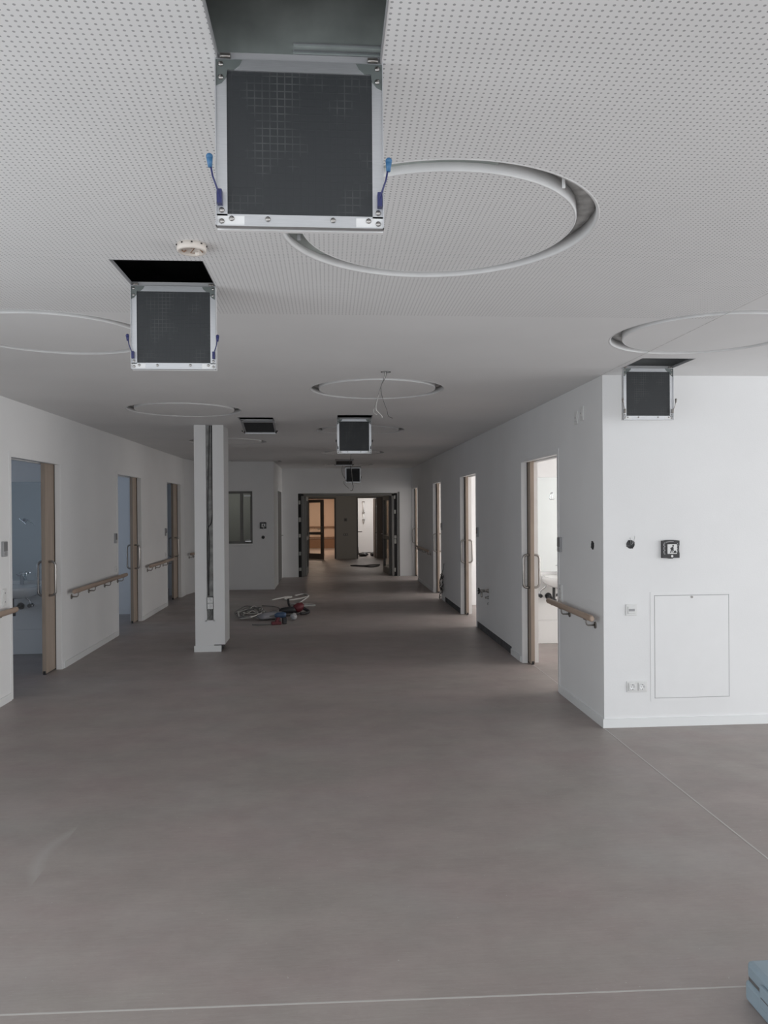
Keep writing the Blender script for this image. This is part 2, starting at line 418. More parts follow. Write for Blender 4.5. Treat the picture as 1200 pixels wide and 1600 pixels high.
# outer shell
bm = new()
box(bm, 8.6, 8.75, -3.0, 5.68, 0, .10); box(bm, 8.6, 8.75, -3.0, 5.68, 2.45, 3.05); box(bm, 8.6, 8.75, 5.1, 5.68, .10, 2.45)
struct('wall_window_side', bm, M_wall, 'outer wall with a long window band beyond the right edge')
bm = new()
box(bm, -2.91, 8.75, -3.0, -2.85, 0, .10); box(bm, -2.91, 8.75, -3.0, -2.85, 2.45, 3.05); box(bm, 6.0, 8.75, -3.0, -2.85, .10, 2.45); 
struct('wall_behind', bm, M_wall, 'outer wall with a long window band behind the viewer')
def win_band(name, label, horizontal, fixed, a, b_, n):
    bm = new()
    for k in range(n+1):
        p = a+(b_-a)*k/n
        if horizontal: box(bm, p-.03, p+.03, fixed-.03, fixed+.03, .10, 2.45)
        else: box(bm, fixed-.03, fixed+.03, p-.03, p+.03, .10, 2.45)
    for z in (.10, 2.39):
        if horizontal: box(bm, a, b_, fixed-.03, fixed+.03, z, z+.06)
        else: box(bm, fixed-.03, fixed+.03, a, b_, z, z+.06)
    struct(name, bm, M_trim, label, 'window')
bm = new(); box(bm, -2.91, -2.74, -3.0, 2.9, 0, .10); box(bm, -2.91, -2.74, -3.0, 2.9, 2.45, 3.05); box(bm, -2.91, -2.74, -3.0, -2.7, .10, 2.45)
struct('wall_left_front', bm, M_wall, 'left wall with a window band nearer than the picture shows')
win_band('window_4', 'white framed window band left of the viewer', False, -2.82, -2.7, 2.9, 4)  # frames for the added left window band, out of view
win_band('window_2', 'white framed window band in the right outer wall', False, 8.68, -2.85, 5.1, 5)
win_band('window_3', 'white framed window band behind the viewer', True, -2.93, -2.91, 6.0, 6)

# rooms behind the corridor walls
bm = new()
for y in (9.02, 12.75, 16.4): box(bm, XR2, 6.1, y, y+.12, 0, 3.05)
box(bm, XR2, 6.1, 19.1, 19.25, 0, 3.05)
box(bm, 6.1, 6.25, 5.68, 19.25, 0, 3.05)
struct('wall_right_rooms', bm, M_wall, 'white partitions of the bright rooms behind the right doors')
bm = new()
for y in (4.6, 9.0, 12.3): box(bm, -6.6, XL2, y, y+.12, 0, 3.05)
box(bm, -6.6, -2.95, 16.2, 16.35, 0, 3.05); box(bm, -6.75, -6.6, 4.6, 16.35, 0, 3.05)
struct('wall_left_rooms', bm, M_wall, 'partitions of the bluish rooms behind the left doors')
# small room behind the alcove window
bm = new()
box(bm, -2.95, -1.25, 18.2, 18.35, 0, 3.05); box(bm, -3.0, -2.95, WY+.15, 18.35, 0, 3.05)
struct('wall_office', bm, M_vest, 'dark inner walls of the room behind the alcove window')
# vestibule and rooms beyond
bm = new()
box(bm, -1.25, -1.1, 18.62, 32, 0, 3.05); box(bm, 2.3, 2.45, 18.62, 25.0, 0, 3.05); box(bm, 2.19, 2.45, 18.45, 18.62, 0, 3.05)
VY = 25.0
box(bm, -1.1, -.765, VY, VY+.15, 0, 3.05); box(bm, .245, .92, VY, VY+.15, 0, 3.05); box(bm, 1.79, 2.45, VY, VY+.15, 0, 3.05)
box(bm, -.765, .245, VY, VY+.15, 1.99, 3.05); box(bm, .92, 1.79, VY, VY+.15, 2.0, 3.05)
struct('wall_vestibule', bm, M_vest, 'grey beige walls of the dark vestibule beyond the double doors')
bm = new(); box(bm, -1.1, .9, 32, 32.15, 0, 3.05); box(bm, .75, .9, VY+.15, 32, 0, 3.05)
wm = struct('wall_warm_room', bm, M_warm, 'warm lit beige wall seen through the glazed door')
obj('wainscot', B(-1.1, .75, 31.985, 32, 0, .38), M_brownband, wm)
bm = new(); box(bm, .9, 3.1, 28.25, 28.4, 0, 3.05); box(bm, 3.1, 3.2, VY, 28.4, 0, 3.05)
struct('wall_white_room', bm, M_wall, 'white wall seen through the right vestibule opening')
for k, z in enumerate((.88, .45)):
    t = thing('corridor_handrail', ['upper brown handrail on the warm lit wall beyond the glazed door', 'lower brown bumper rail on the warm lit wall beyond the glazed door'][k], 'handrail', (-.17, 31.93, z), group=None)
    obj('rail', tube(new(), [(-.9, 0, 0), (.9, 0, 0)], .022, 8), M_brownband, t)
    for x in (-.75, -.4, .0, .4, .8):
        bm = new(); tube(bm, [(x, 0, -.01), (x, 0, -.06), (x, .054, -.06)], .008, 6); obj('bracket', bm, M_dsteel, t)

# flat dark strips painted as shade where the plasterboard stops short of the floor
for i, (a, b_) in enumerate(((8.40, 10.36), (11.72, 13.25))):
    o = struct('trim_%d' % (i+1), B(XR-.0015, XR+.002, a, b_, 0, .085), M_gapshade, ['dark open gap under the right wall between first and second door', 'dark open gap under the right wall between second and third door'][i], 'trim')
# baseboards
def bb(name, label, boxes):
    bm = new()
    for b4 in boxes: box(bm, *b4, 0, .065)
    struct(name, bm, M_base, label, 'baseboard')
bb('baseboard_right', 'white skirting along the right corridor wall', [(XR-.012, XR, 5.53, 6.61), (XR-.012, XR, 7.97, 8.40), (XR-.012, XR, 13.25, 13.66), (XR-.012, XR, 14.78, 17.26)])
bb('baseboard_front_right', 'white skirting under the bright wall at right', [(XR-.012, 8.6, 5.518, 5.53)])
bb('baseboard_left', 'white skirting along the left corridor wall', [(XL, XL+.012, -2.8, 6.82), (XL, XL+.012, 8.15, 10.20), (XL, XL+.012, 11.55, 13.27), (XL, XL+.012, 14.58, 14.9)])
bb('baseboard_far', 'pale skirting under the far corridor wall', [(-1.1, -.78, 18.438, 18.45), (1.72, 2.02, 18.438, 18.45)])

# ---------------------------------------------------------------- column
CX0, CX1, CXP, CY0, CY1 = -1.53, -1.195, -1.235, 8.93, 9.34
col = thing('column', 'white square column with an open vertical cable slot', 'column', (-1.36, CY0, 0), kind='structure')
def cl(x0, x1, y0, y1, z0, z1): return (x0+1.36, x1+1.36, y0-CY0, y1-CY0, z0, z1)
SX0, SX1, SZ = -1.397, -1.322, .36
bm = new()
box(bm, *cl(CX0, SX0, CY0, CY0+.07, .0, H)); box(bm, *cl(SX1, CX1, CY0, CY0+.07, .08, H))
box(bm, *cl(SX0, SX1, CY0, CY0+.07, .0, SZ)); box(bm, *cl(CX0, CX1, CY0+.07, CY1, .08, H))
obj('cladding', bm, M_wall, col)
obj('core', B(*cl(CX0+.04, CX1-.05, CY0+.05, CY1-.05, 0, .09)), M_gapshade, col)  # core coloured dark for the shade under the cladding
obj('slot_lining', B(*cl(SX0, SX1, CY0+.062, CY0+.0705, SZ, H)), M_concrete, col)
bm = new()
box(bm, *cl(SX0-.018, SX0, CY0-.004, CY0+.01, SZ-.01, H)); box(bm, *cl(SX1, SX1+.014, CY0-.004, CY0+.01, SZ-.01, H)); box(bm, *cl(SX0-.018, SX1+.014, CY0-.004, CY0+.01, SZ-.012, SZ))
obj('edge_bead', bm, M_trim, col)
obj('skirting', B(*cl(CX0-.012, CXP, CY0-.014, CY0, 0, .07)), M_base, col)
bm = new()
tube(bm, [(-1.335+1.36, .045, 2.6), (-1.334+1.36, .04, 1.9), (-1.33+1.36, .03, 1.62), (-1.345+1.36, .035, 1.48), (-1.385+1.36, .04, 1.38), (-1.388+1.36, .045, .95), (-1.38+1.36, .045, .64)], .006, 6, 6)
tube(bm, [(-1.36+1.36, .05, 2.6), (-1.385+1.36, .05, 1.6), (-1.37+1.36, .05, 1.2), (-1.385+1.36, .05, .64)], .004, 6, 6)
obj('slot_cable', bm, M_bcable, col)
bm = new(); tube(bm, [(-1.37+1.36, .03, .49), (-1.35+1.36, .015, .43), (-1.38+1.36, .02, .38), (-1.34+1.36, .03, .375), (-1.335+1.36, .03, .48)], .004, 6, 6)
obj('loose_wire', bm, M_cable, col)
def socket_insert(parent, x, y, z, s=.05):
    """one square socket face: plate, dished round well, two pin holes and earth clips"""
    pl = obj('socket_face', bev(B(x-s/2, x+s/2, y-.008, y, z-s/2, z+s/2), .002, 1), M_plastic, parent)
    bm = new(); lathe(bm, [(s*.40, 0), (s*.40, .0025), (s*.34, .0025), (s*.32, .0006), (0.0001, .0006)], 20, Matrix.Translation((x, y-.008, z)) @ Matrix.Rotation(PI/2, 4, 'X'))
    obj('well', bm, M_trim, pl)
    bm = new()
    for dx in (-.0095, .0095): disc(bm, (x+dx, y-.0095, z), .0028, .001, 'Y', 8)
    for dz in (-.017, .017): box(bm, x-.003, x+.003, y-.0115, y-.0085, z+dz-.002, z+dz+.002)
    obj('contact', bm, M_black, pl)
t = thing('double_socket', 'white double socket mounted upright in the column slot', 'socket', (-1.36, CY0, .556))
obj('box_frame', B(-.04, .04, -.004, .03, -.072, .072), M_black, t)
for dz in (-.035, .035): socket_insert(t, 0, -.004, dz, .066)

# ---------------------------------------------------------------- sliding doors
def handle_bm(x0, side, y, zc=.95, L=.34, out=.065, r=.0125):
    z0, z1 = zc-L/2, zc+L/2; s = side
    pts = [(x0, y, z0)]
    for k in range(7):
        a_ = k/6*PI/2; pts.append((x0+s*(out-.04+.04*math.sin(a_)), y, z0+.04-.04*math.cos(a_)))
    for k in range(7):
        a_ = k/6*PI/2; pts.append((x0+s*(out-.04+.04*math.cos(a_)), y, z1-.04+.04*math.sin(a_)))
    pts.append((x0, y, z1))
    return tube(new(), pts, r, 12)
def sliding_door(n, side, opening, lab, stick, hz=.955):
    """side +1: right wall, -1: left wall. The leaf slides into the pocket beyond the opening."""
    a, b_ = opening
    face = XR if side > 0 else XL
    c = face+side*.085; back = face+side*.17
    t = thing('door_%d' % n, lab, 'door', (c, b_-stick, 0), kind='structure')
    ox, oy = c, b_-stick
    def bx(bm, x0, x1, y0, y1, z0, z1): return box(bm, min(x0, x1)-ox, max(x0, x1)-ox, y0-oy, y1-oy, z0, z1)
    obj('leaf', bev(bx(new(), c-.02, c+.02, b_-stick, b_+.88, .012, DH+.03), .0015, 1), M_wood, t)
    hc = b_-stick+.085 if stick > .15 else b_-stick+.05
    obj('handle', handle_bm(face+side*.065-ox, -side, hc-oy, hz), M_steel, t)
    obj('handle', handle_bm(face+side*.105-ox, side, hc-oy, hz), M_steel, t)
    # casing: flat strips on the corridor face plus the reveals
    bm = new()
    f0, f1 = face-side*.004, face+side*.002
    bx(bm, f0, f1, a-.045, a, 0, DH+.045); bx(bm, f0, f1, b_, b_+.045, 0, DH+.045); bx(bm, f0, f1, a, b_, DH, DH+.045)
    bx(bm, face, back, a-.003, a+.004, 0, DH)                       # near reveal
    bx(bm, face, c-side*.030, b_-.004, b_+.002, 0, DH); bx(bm, c+side*.030, back, b_-.004, b_+.002, 0, DH)
    bx(bm, face, c-side*.034, a, b_, DH, DH+.022); bx(bm, c+side*.034, back, a, b_, DH, DH+.022)
    obj('casing', bm, M_trim, t)
    bm = new(); bx(bm, c-.029, c+.029, b_+.02, b_+.024+.9, 0, .004)
    bx(bm, c-.0335, c+.0335, a, b_, DH+.035, DH+.04)
    obj('track_gap', bm, M_dark, t)
    bm = new()
    for s in (-1, 1): bx(bm, c+s*.0305, c+s*.0225, b_+.004, b_+.9, 0, DH+.02)
    obj('pocket_seal', bm, M_dark, t)  # dark fill painted as the shade between leaf and pocket
    obj('guide_foot', bx(new(), c-.012, c+.012, b_-stick-.004, b_-stick+.02, 0, .035), M_black, t)
    return t
labR = ['oak sliding door nearest on the right, beside the grey room reader', 'second oak sliding door on the right, past the capped valve', 'third oak sliding door on the right, behind the hanging cable coil', 'farthest oak sliding door on the right, next to the far wall']
for i, op in enumerate(DR): sliding_door(i+1, 1, op, labR[i], .10, .965)
labL = ['oak sliding door nearest on the left, opening to the washroom', 'second oak sliding door on the left, opening to a blue lit room', 'third oak sliding door on the left, partly dark, before the column']
for i, op in enumerate(DL): sliding_door(i+5, -1, op, labL[i], [.25, .22, .34][i], [.95, .955, .95][i])

# ---------------------------------------------------------------- handrails
def handrail(lab, x, y0, y1, z, wall, brs, grp=None):
    """x: rail centre, wall: wall face x"""
    t = thing('handrail', lab, 'handrail', (x, y0, z))
    bm = new()
    seg = 16; L = y1-y0
    prof = [(0, .004), (.006, .014), (.02, .0215)]
    ys = [0, .006, .02, L-.02, L-.006, L]; sc = [.55, .85, 1, 1, .85, .55]
    rr = []
    for yy, s in zip(ys, sc):
        rr.append([bm.verts.new((.021*s*math.cos(2*PI*k/seg), yy, .024*s*math.sin(2*PI*k/seg))) for k in range(seg)])
    for p, q_ in zip(rr, rr[1:]):
        for k in range(seg):
            f = bm.faces.new((p[k], p[(k+1) % seg], q_[(k+1) % seg], q_[k])); f.smooth = True
    bm.faces.new(rr[0][::-1]); bm.faces.new(rr[-1])
    obj('rail', bm, M_rail, t)
    dx = wall-x; s = 1 if dx > 0 else -1
    for yb in brs:
        yy = yb-y0
        bm = new()
        tube(bm, [(0, yy, -.02), (0, yy, -.045), (.004*s, yy, -.060), (.015*s, yy, -.068), (dx, yy, -.068)], .0065, 8)
        box(bm, -.013, .013, yy-.03, yy+.03, -.026, -.021)
        b2 = obj('bracket', bm, M_dsteel, t)
        bm = new(); disc(bm, (dx, yy, -.068), .026, -s*.008, 'X', 16)
        obj('rosette', bm, M_dsteel, b2)
    return t
handrail('short beech handrail on the right wall at the bright corner', 1.945, 5.56, 6.72, .80, XR, [5.70, 6.32])
handrail('beech handrail between the third and fourth right doors', 1.945, 14.95, 17.15, .785, XR, [15.1, 15.9, 16.7, 17.05])
handrail('beech handrail cut by the left picture edge', -2.665, 4.6, 6.78, .79, XL, [4.9, 5.6, 6.42])
handrail('long beech handrail between the first and second left doors', -2.665, 8.25, 10.38, .78, XL, [8.40, 9.0, 9.62, 10.2])
handrail('beech handrail between the second and third left doors', -2.665, 11.70, 13.45, .785, XL, [11.85, 12.4, 12.95, 13.35])
h5 = handrail('short beech handrail on the slanted wall left of the column', -2.665, 15.0, 15.65, .775, XL, [15.1, 15.33, 15.56])
h5.location = (-2.645, 15.0, .775); h5.rotation_euler = (0, 0, -math.atan(.16/.82))

# ---------------------------------------------------------------- wall fittings, bright wall (y = 5.53)
WF = 5.53
t = thing('access_panel', 'white metal access panel low on the bright wall', 'panel', (2.69, WF, .59))
bm = new()
for b4 in ((-.316, .316, .382, .405), (-.316, .316, -.405, -.382), (-.316, -.287, -.382, .382), (.287, .316, -.382, .382)): box(bm, b4[0], b4[1], -.003, 0, b4[2], b4[3])
for b4 in ((-.296, .296, .383, .385), (-.290, .290, -.384, -.382)): pass
obj('flange', bm, M_trim, t)
bm = new()
box(bm, -.288, .288, -.0034, 0, .3785, .382); box(bm, -.288, .288, -.0034, 0, -.382, -.380); box(bm, -.287, -.2845, -.0034, 0, -.38, .378); box(bm, .2845, .287, -.0034, 0, -.38, .378)
obj('shadow_gap', bm, M_grey, t)
obj('panel_door', bev(B(-.2835, .2835, -.004, -.0005, -.379, .3775), .001, 1), M_trim, t)
bm = new(); disc(bm, (0, -.008, .366), .009, .005, 'Y', 14); lk = obj('lock', bm, M_steel, t)
obj('keyway', B(-.0015, .0015, -.0088, -.0078, .361, .371), M_black, lk)
t = thing('double_socket', 'white double wall socket beside the access panel', 'socket', (2.268, WF, .299))
obj('cover_frame', bev(B(-.078, .078, -.007, 0, -.041, .041), .003, 2), M_plastic, t)
for dx in (-.037, .037): socket_insert(t, dx, -.007, 0, .058)
t = thing('wall_switch', 'small white square switch plate above the double socket', 'switch', (2.228, WF, .867))
obj('cover_frame', bev(B(-.042, .042, -.009, 0, -.042, .042), .003, 2), M_plastic, t)
obj('rocker', bev(B(-.029, .029, -.014, -.009, -.026, .026), .003, 1), M_plastic, t)
obj('display_window', B(-.022, .022, -.0155, -.0138, -.009, .009), M_grey, t)
def wall_hole(lab, loc, face, r=.033, wires=True):
    """empty round flush box; face = outward direction ('-Y','-X')"""
    t = thing('flush_box', lab, 'junction box', loc)
    R_ = Matrix.Rotation(PI/2, 4, 'X') if face == '-Y' else Matrix.Rotation(-PI/2, 4, 'Y')
    bm = new(); lathe(bm, [(r, 0), (r, .0015), (r*.9, .0018), (r*.86, .0003), (.0001, .0003)], 20, R_); obj('box_body', bm, M_black, t)
    for k in range(4):
        a_ = k*PI/2+.5; v = R_ @ Vector((r*.97*math.cos(a_), r*.97*math.sin(a_), .001)); bm = new(); bmesh.ops.create_icosphere(bm, subdivisions=1, radius=.005, matrix=Matrix.Translation(v)); obj('screw_lug', bm, M_black, t)
    if wires:
        bm = new()
        for (u, v, l) in ((-.006, .004, .05), (.006, .0, .062), (.0, -.008, .022)):
            q_ = [R_ @ Vector(p) for p in ((u, 0, .0), (u*1.4, v+.01, .03), (u*2.5+.004, l*.7, .028), (u*3+.01, l, .012))]
            if face == '-Y': q_ = [Vector((p.x, p.y, abs(p.z) if i else p.z)) for i, p in enumerate(q_)]
            tube(bm, q_, .0016, 5, 4)
        obj('wire', bm, M_grey, t)
    return t
wall_hole('black flush box with loose wires on the bright wall', (2.226, WF, 1.352), '-Y', .032)
wall_hole('small black flush box on the right wall beside the corner', (XR, 5.758, 1.336), '-X', .033, False)
wall_hole('small black flush box below the sign plate in the alcove', (-1.323, WY, 1.062), '-Y', .033, False)
def sign_plate(lab, loc, S=.066, fine=True):
    t = thing('emblem_plate', lab, 'sign', loc)
    bm = new()
    flat_poly(bm, [(-S, -S), (-.02, -S), (-.014, -S-.005), (.014, -S-.005), (.02, -S), (S, -S), (S, -.03), (S-.003, -.02), (S-.003, .02), (S, .03), (S, S-.004), (.03, S), (-.035, S), (-.05, S-.004), (-S, S-.004)], 0, .022)
    obj('black_frame', bm, M_black, t)
    bm = new()
    for k in range(10):
        a_ = PI*.55+k*.12
        disc(bm, (-.051+.004*math.cos(k*2.1), -.0225, .045-k*.009), .0045, .002, 'Y', 6)
    for k in range(6): disc(bm, (.050+.003*math.sin(k*2), -.0225, .04-k*.012), .004, .002, 'Y', 6)
    tube(bm, [(-.04, -.022, .05), (-.01, -.023, .055), (.02, -.022, .055)], .003, 5, 4)
    obj('relief', bm, M_grey, t)
    wp = obj('white_face', bev(B(-.029, .044, -.030, -.02, -.036, .036), .003, 1), M_plastic, t)
    bm = new(); yy = -.0302; th = .0006
    disc(bm, (.013, yy, .024), .0065, -.0006, 'Y', 14)
    flat_poly(bm, [(.008, .017), (.015, .015), (.017, .0), (.014, -.009), (-.004, -.009), (-.005, -.001), (-.010, .004), (-.002, .011)], yy, th)
    flat_poly(bm, [(-.004, -.008), (.003, -.008), (-.003, -.020), (-.005, -.028), (-.011, -.028), (-.008, -.018)], yy, th)
    flat_poly(bm, [(.003, -.008), (.008, -.008), (.007, -.026), (.002, -.026)], yy, th)
    flat_poly(bm, [(.011, -.009), (.015, -.004), (.024, -.020), (.021, -.021)], yy, th)
    flat_poly(bm, [(.012, -.029), (.040, -.029), (.036, -.016), (.030, -.010), (.024, -.013), (.018, -.021)], yy, th)
    obj('figure_emblem', bm, M_black, wp)
    bm = new(); disc(bm, (.008, -.0225, -.053), .009, -.003, 'Y', 12); obj('button', bm, M_plastic, t)
    return t
sign_plate('black square plate with digging figure emblem on the bright wall', (2.524, WF, 1.315))
s2 = sign_plate('black square plate with white face on the dim alcove wall', (-1.322, WY, 1.303))

# right wall fittings (x = 2.02)
def reader(lab, x, y, z, s):
    t = thing('room_reader', lab, 'wall reader', (x, y, z))
    o = s
    obj('body', bev(B(min(0, -o*.02), max(0, -o*.02), -.042, .042, -.064, .064), .003, 1), M_grey, t)
    bm = new(); box(bm, -o*.02, -o*.0225, -.036, .036, -.018, .058); obj('display_window', bm, mat_disp, t)
    for k in range(3): obj('key_strip', B(min(-o*.02, -o*.0235), max(-o*.02, -o*.0235), -.034, .034, -.058+k*.013, -.049+k*.013), M_alu, t)
mat_disp = mat('grey_display', (.22, .22, .23), .25)
reader('grey reader plate beside the nearest right door', XR, 6.57, 1.305, 1)
reader('grey reader plate beside the second right door', XR, 10.28, 1.30, 1)
reader('grey reader plate beside the third right door', XR, 13.58, 1.30, 1)
reader('grey reader plate at the left picture edge', XL, 6.70, 1.31, -1)
reader('grey reader plate beside the second left door', XL, 10.10, 1.27, -1)
reader('grey reader plate beside the third left door', XL, 13.16, 1.26, -1)
def xplate(lab, x, y, z, s, h=.08, n=1, name='light_switch', cat='switch'):
    t = thing(name, lab, cat, (x, y, z))
    obj('cover_frame', bev(B(min(0, -s*.009), max(0, -s*.009), -.04, .04, -h*n/2, h*n/2), .002, 1), M_plastic, t)
    for k in range(n):
        zc = -h*n/2+h*(k+.5)
        obj('rocker', bev(B(min(-s*.009, -s*.013), max(-s*.009, -s*.013), -.028, .028, zc-.028, zc+.028), .002, 1), M_plastic, t)
        obj('marker', B(min(-s*.013, -s*.0136), max(-s*.013, -s*.0136), -.008, .008, zc-.006, zc+.006), M_grey, t)
xplate('white double switch above the short right handrail', XR, 6.56, .88, 1, .075, 2)
xplate('tiny white switch beside the second right door', XR, 10.30, .87, 1, .05, 1)
xplate('white double switch above the handrail at the left picture edge', XL, 6.70, .90, -1, .075, 2)
xplate('small white switch above the long left handrail end', XL, 10.12, .87, -1, .07, 1)
xplate('small white switch beside the third left door', XL, 13.17, .88, -1, .07, 1)
xplate('left one of two faint white blank plates high on the right wall', XR, 6.12, 2.355, 1, .105, 1, 'blank_plate', 'cover plate')
xplate('right one of two faint white blank plates high on the right wall', XR, 5.98, 2.375, 1, .115, 1, 'blank_plate', 'cover plate')

def valve(lab, y, z):
    t = thing('water_valve', lab, 'valve', (XR, y, z))
    bm = new(); tube(bm, [(0, 0, .03), (-.06, 0, .03)], .016, 12); lathe(bm, [(.028, 0), (.026, .008), (.016, .03)], 16, Matrix.Translation((0, 0, .03)) @ Matrix.Rotation(-PI/2, 4, 'Y')); obj('upper_stub', bm, M_dsteel, t)
    bm = new(); tube(bm, [(-.055, 0, .03), (-.115, 0, .03)], .018, 10); tube(bm, [(-.09, 0, .03), (-.09, 0, -.035), (-.088, 0, -.05)], .012, 8); obj('valve_body', bm, M_dsteel, t)
    bm = new()
    for k in range(5):
        a_ = k*2*PI/5; bmesh.ops.create_icosphere(bm, subdivisions=2, radius=.012, matrix=Matrix.Translation((-.125, .026*math.cos(a_), .03+.03*math.sin(a_))))
        tube(bm, [(-.12, 0, .03), (-.125, .026*math.cos(a_), .03+.03*math.sin(a_))], .006, 6)
    obj('hand_wheel', bm, M_black, t)
    bm = new(); lathe(bm, [(.022, 0), (.021, .006), (.012, .02), (.012, .045)], 14, Matrix.Translation((0, 0, -.055)) @ Matrix.Rotation(-PI/2, 4, 'Y')); obj('lower_stub', bm, M_dsteel, t)
    bm = new(); tube(bm, [(0, -.0, -.12), (-.012, .0, -.125), (-.008, .01, -.15)], .003, 5, 4); obj('loose_wire', bm, M_bcable, t)
valve('dark capped water valve sticking out low on the right wall', 9.62, .545)

# cable coil hanging by the third right door
t = thing('cable_coil', 'dark cable coil hanging beside the third right door', 'cable', (XR-.03, 13.4, .30))
bm = new()
for k in range(4):
    r = .10+.012*k; pts = [(random.uniform(-.03, .01), r*1.2*math.cos(j*PI/7), r*math.sin(j*PI/7)*1.35) for j in range(15)]
    tube(bm, pts, .0045, 5, 3)
obj('loop', bm, M_bcable, t)
bm = new(); tube(bm, [(.02, -.1, .36), (0, -.03, .2), (-.02, .1, .06), (-.03, .16, -.04), (-.02, .1, -.13), (-.04, .12, -.27)], .005, 5, 5)
tube(bm, [(.02, .05, .13), (-.03, -.12, .04), (-.04, -.05, -.1)], .005, 5, 4); obj('loose_end', bm, M_bcable, t)
bm = new()
for k in range(5): bmesh.ops.create_icosphere(bm, subdivisions=1, radius=.014, matrix=Matrix.Translation((-.03+.01*(k % 2), .12+.012*(-1)**k, -.16-.028*k)))
obj('plug_end', bm, M_grey, t)

# ---------------------------------------------------------------- ceiling hatches
scr = new(); lathe(scr, [(.006, 0), (.0055, .002), (.003, .003), (.0001, .0032)], 8, Matrix.Rotation(PI/2, 4, 'X'))
screw_me = bpy.data.meshes.new('screw'); scr.to_mesh(screw_me); scr.free(); screw_me.materials.append(M_steel)
def hatch(lab, hx, hy, w_, swing, stay_mat, cap_mat, detail=True):
    t = thing('ceiling_hatch', lab, 'hatch', (hx, hy, H))
    S = .36 if w_ < .365 else .37
    # frame in the ceiling opening
    bm = new(); k = w_/2
    for b6 in ((-k, k, -HD, -HD+.003), (-k, k, -.003, 0), (-k, -k+.003, -HD+.003, -.003), (k-.003, k, -HD+.003, -.003)):
        box(bm, b6[0], b6[1], b6[2], b6[3], -.001, .014)
    obj('opening_frame', bm, M_grey, t)
    for s in (-1, 1):
        hb = new(); box(hb, s*(k-.030), s*(k-.008), -.012, -.004, .0, .008); tube(hb, [(s*(k-.030), -.010, .002), (s*(k-.008), -.010, .002)], .004, 8)
        obj('hinge', hb, M_dsteel, t)
    lid = obj('lid_frame', new(), M_alu, t)
    me = lid.data; bm = new(); f = .024; z0, z1 = -S, 0; k = S/2
    for b6 in ((-k, k, z0, z0+f+.004), (-k, k, z1-f, z1), (-k, -k+f, z0+f, z1-f), (k-f, k, z0+f, z1-f)): box(bm, b6[0], b6[1], -.006, .002, b6[2], b6[3])
    for b6 in ((-k, k, z0, z0+.002), (-k, -k+.002, z0, z1), (k-.002, k, z0, z1)): box(bm, b6[0], b6[1], -.014, -.006, b6[2], b6[3])
    bmesh.ops.recalc_face_normals(bm, faces=bm.faces); bm.to_mesh(me); bm.free()
    lid.location = (0, -.004, -.004); lid.rotation_euler = (math.radians(swing), 0, 0)
    obj('lid_board', B(-k+f, k-f, -.003, .012, z0+f+.004, z1-f), M_panel, lid)
    obj('lid_skin', B(-k, k, .012, .0245, z0, z1), M_trim, lid)
    if detail:
        for s in (-1, 1):
            bm = new(); flat_poly(bm, [(s*(k-.002), z1-.002), (s*(k-.058), z1-.002), (s*(k-.052), z1-.014), (s*(k-.040), z1-.024), (s*(k-.026), z1-.024), (s*(k-.024), z1-.040), (s*(k-.014), z1-.052), (s*(k-.002), z1-.058)], -.006, .0015); obj('corner_plate', bm, M_gusset, lid)
            bm = new(); box(bm, s*(k-.002), s*(k-.06), -.0068, -.006, z0+.003, z0+.024); obj('corner_plate', bm, M_trim, lid)
        for (px, pz) in ((-k+.012, z0+.012), (k-.012, z0+.012), (-k+.033, z0+.018), (k-.033, z0+.018), (-k+.012, z0+.036), (k-.012, z0+.036), (-k+.012, z1-.012), (k-.012, z1-.012), (-.07, z0+.018), (.07, z0+.018), (-k+.012, z1-.04), (k-.012, z1-.04)):
            o = bpy.data.objects.new('screw', screw_me); COL.objects.link(o); o.parent = lid; o.location = (px, -.0075, pz)
    for s in (-1, 1):
        bm = new()
        tube(bm, [(s*(k-.012), -.022, z0+.055), (s*(k+.004), -.026, z0+.10), (s*(k+.010), -.028, z0+.135)], .0022 if detail else .003, 6)
        box(bm, s*(k-.014), s*(k-.004), -.024, -.006, z0+.045, z0+.075)
        st = obj('stay_rod', bm, stay_mat, lid)
        bm = new(); bmesh.ops.create_icosphere(bm, subdivisions=2, radius=.0075, matrix=Matrix.Translation((s*(k+.010), -.028, z0+.14)))
        tube(bm, [(s*(k+.009), -.027, z0+.118), (s*(k+.010), -.028, z0+.14)], [.0045, .0072], 10)
        for f_ in bm.faces: f_.smooth = True
        obj('cap', bm, cap_mat, st)
    return t
hl = ['large open ceiling hatch nearest the viewer with blue capped stays', 'open ceiling hatch left of centre below the smoke detector base', 'open ceiling hatch hanging before the bright wall at right',
      'ceiling hatch above right of the column with its lid folded far back', 'open ceiling hatch hanging over the middle of the corridor below the dangling wires', 'far ceiling hatch with lid folded back, just above the farthest one', 'farthest hanging ceiling hatch above the double doorway']
sw = [0, 0, 0, 76, 0, 79, 0]
for i, (hx, hy, w_) in enumerate(hatches):
    hatch(hl[i], hx, hy, w_, sw[i], [M_navy, M_navy, M_dsteel, M_black, M_black, M_black, M_black][i], [M_blue, M_navy, M_dsteel, M_black, M_black, M_black, M_black][i], i in (0, 1, 2, 4))

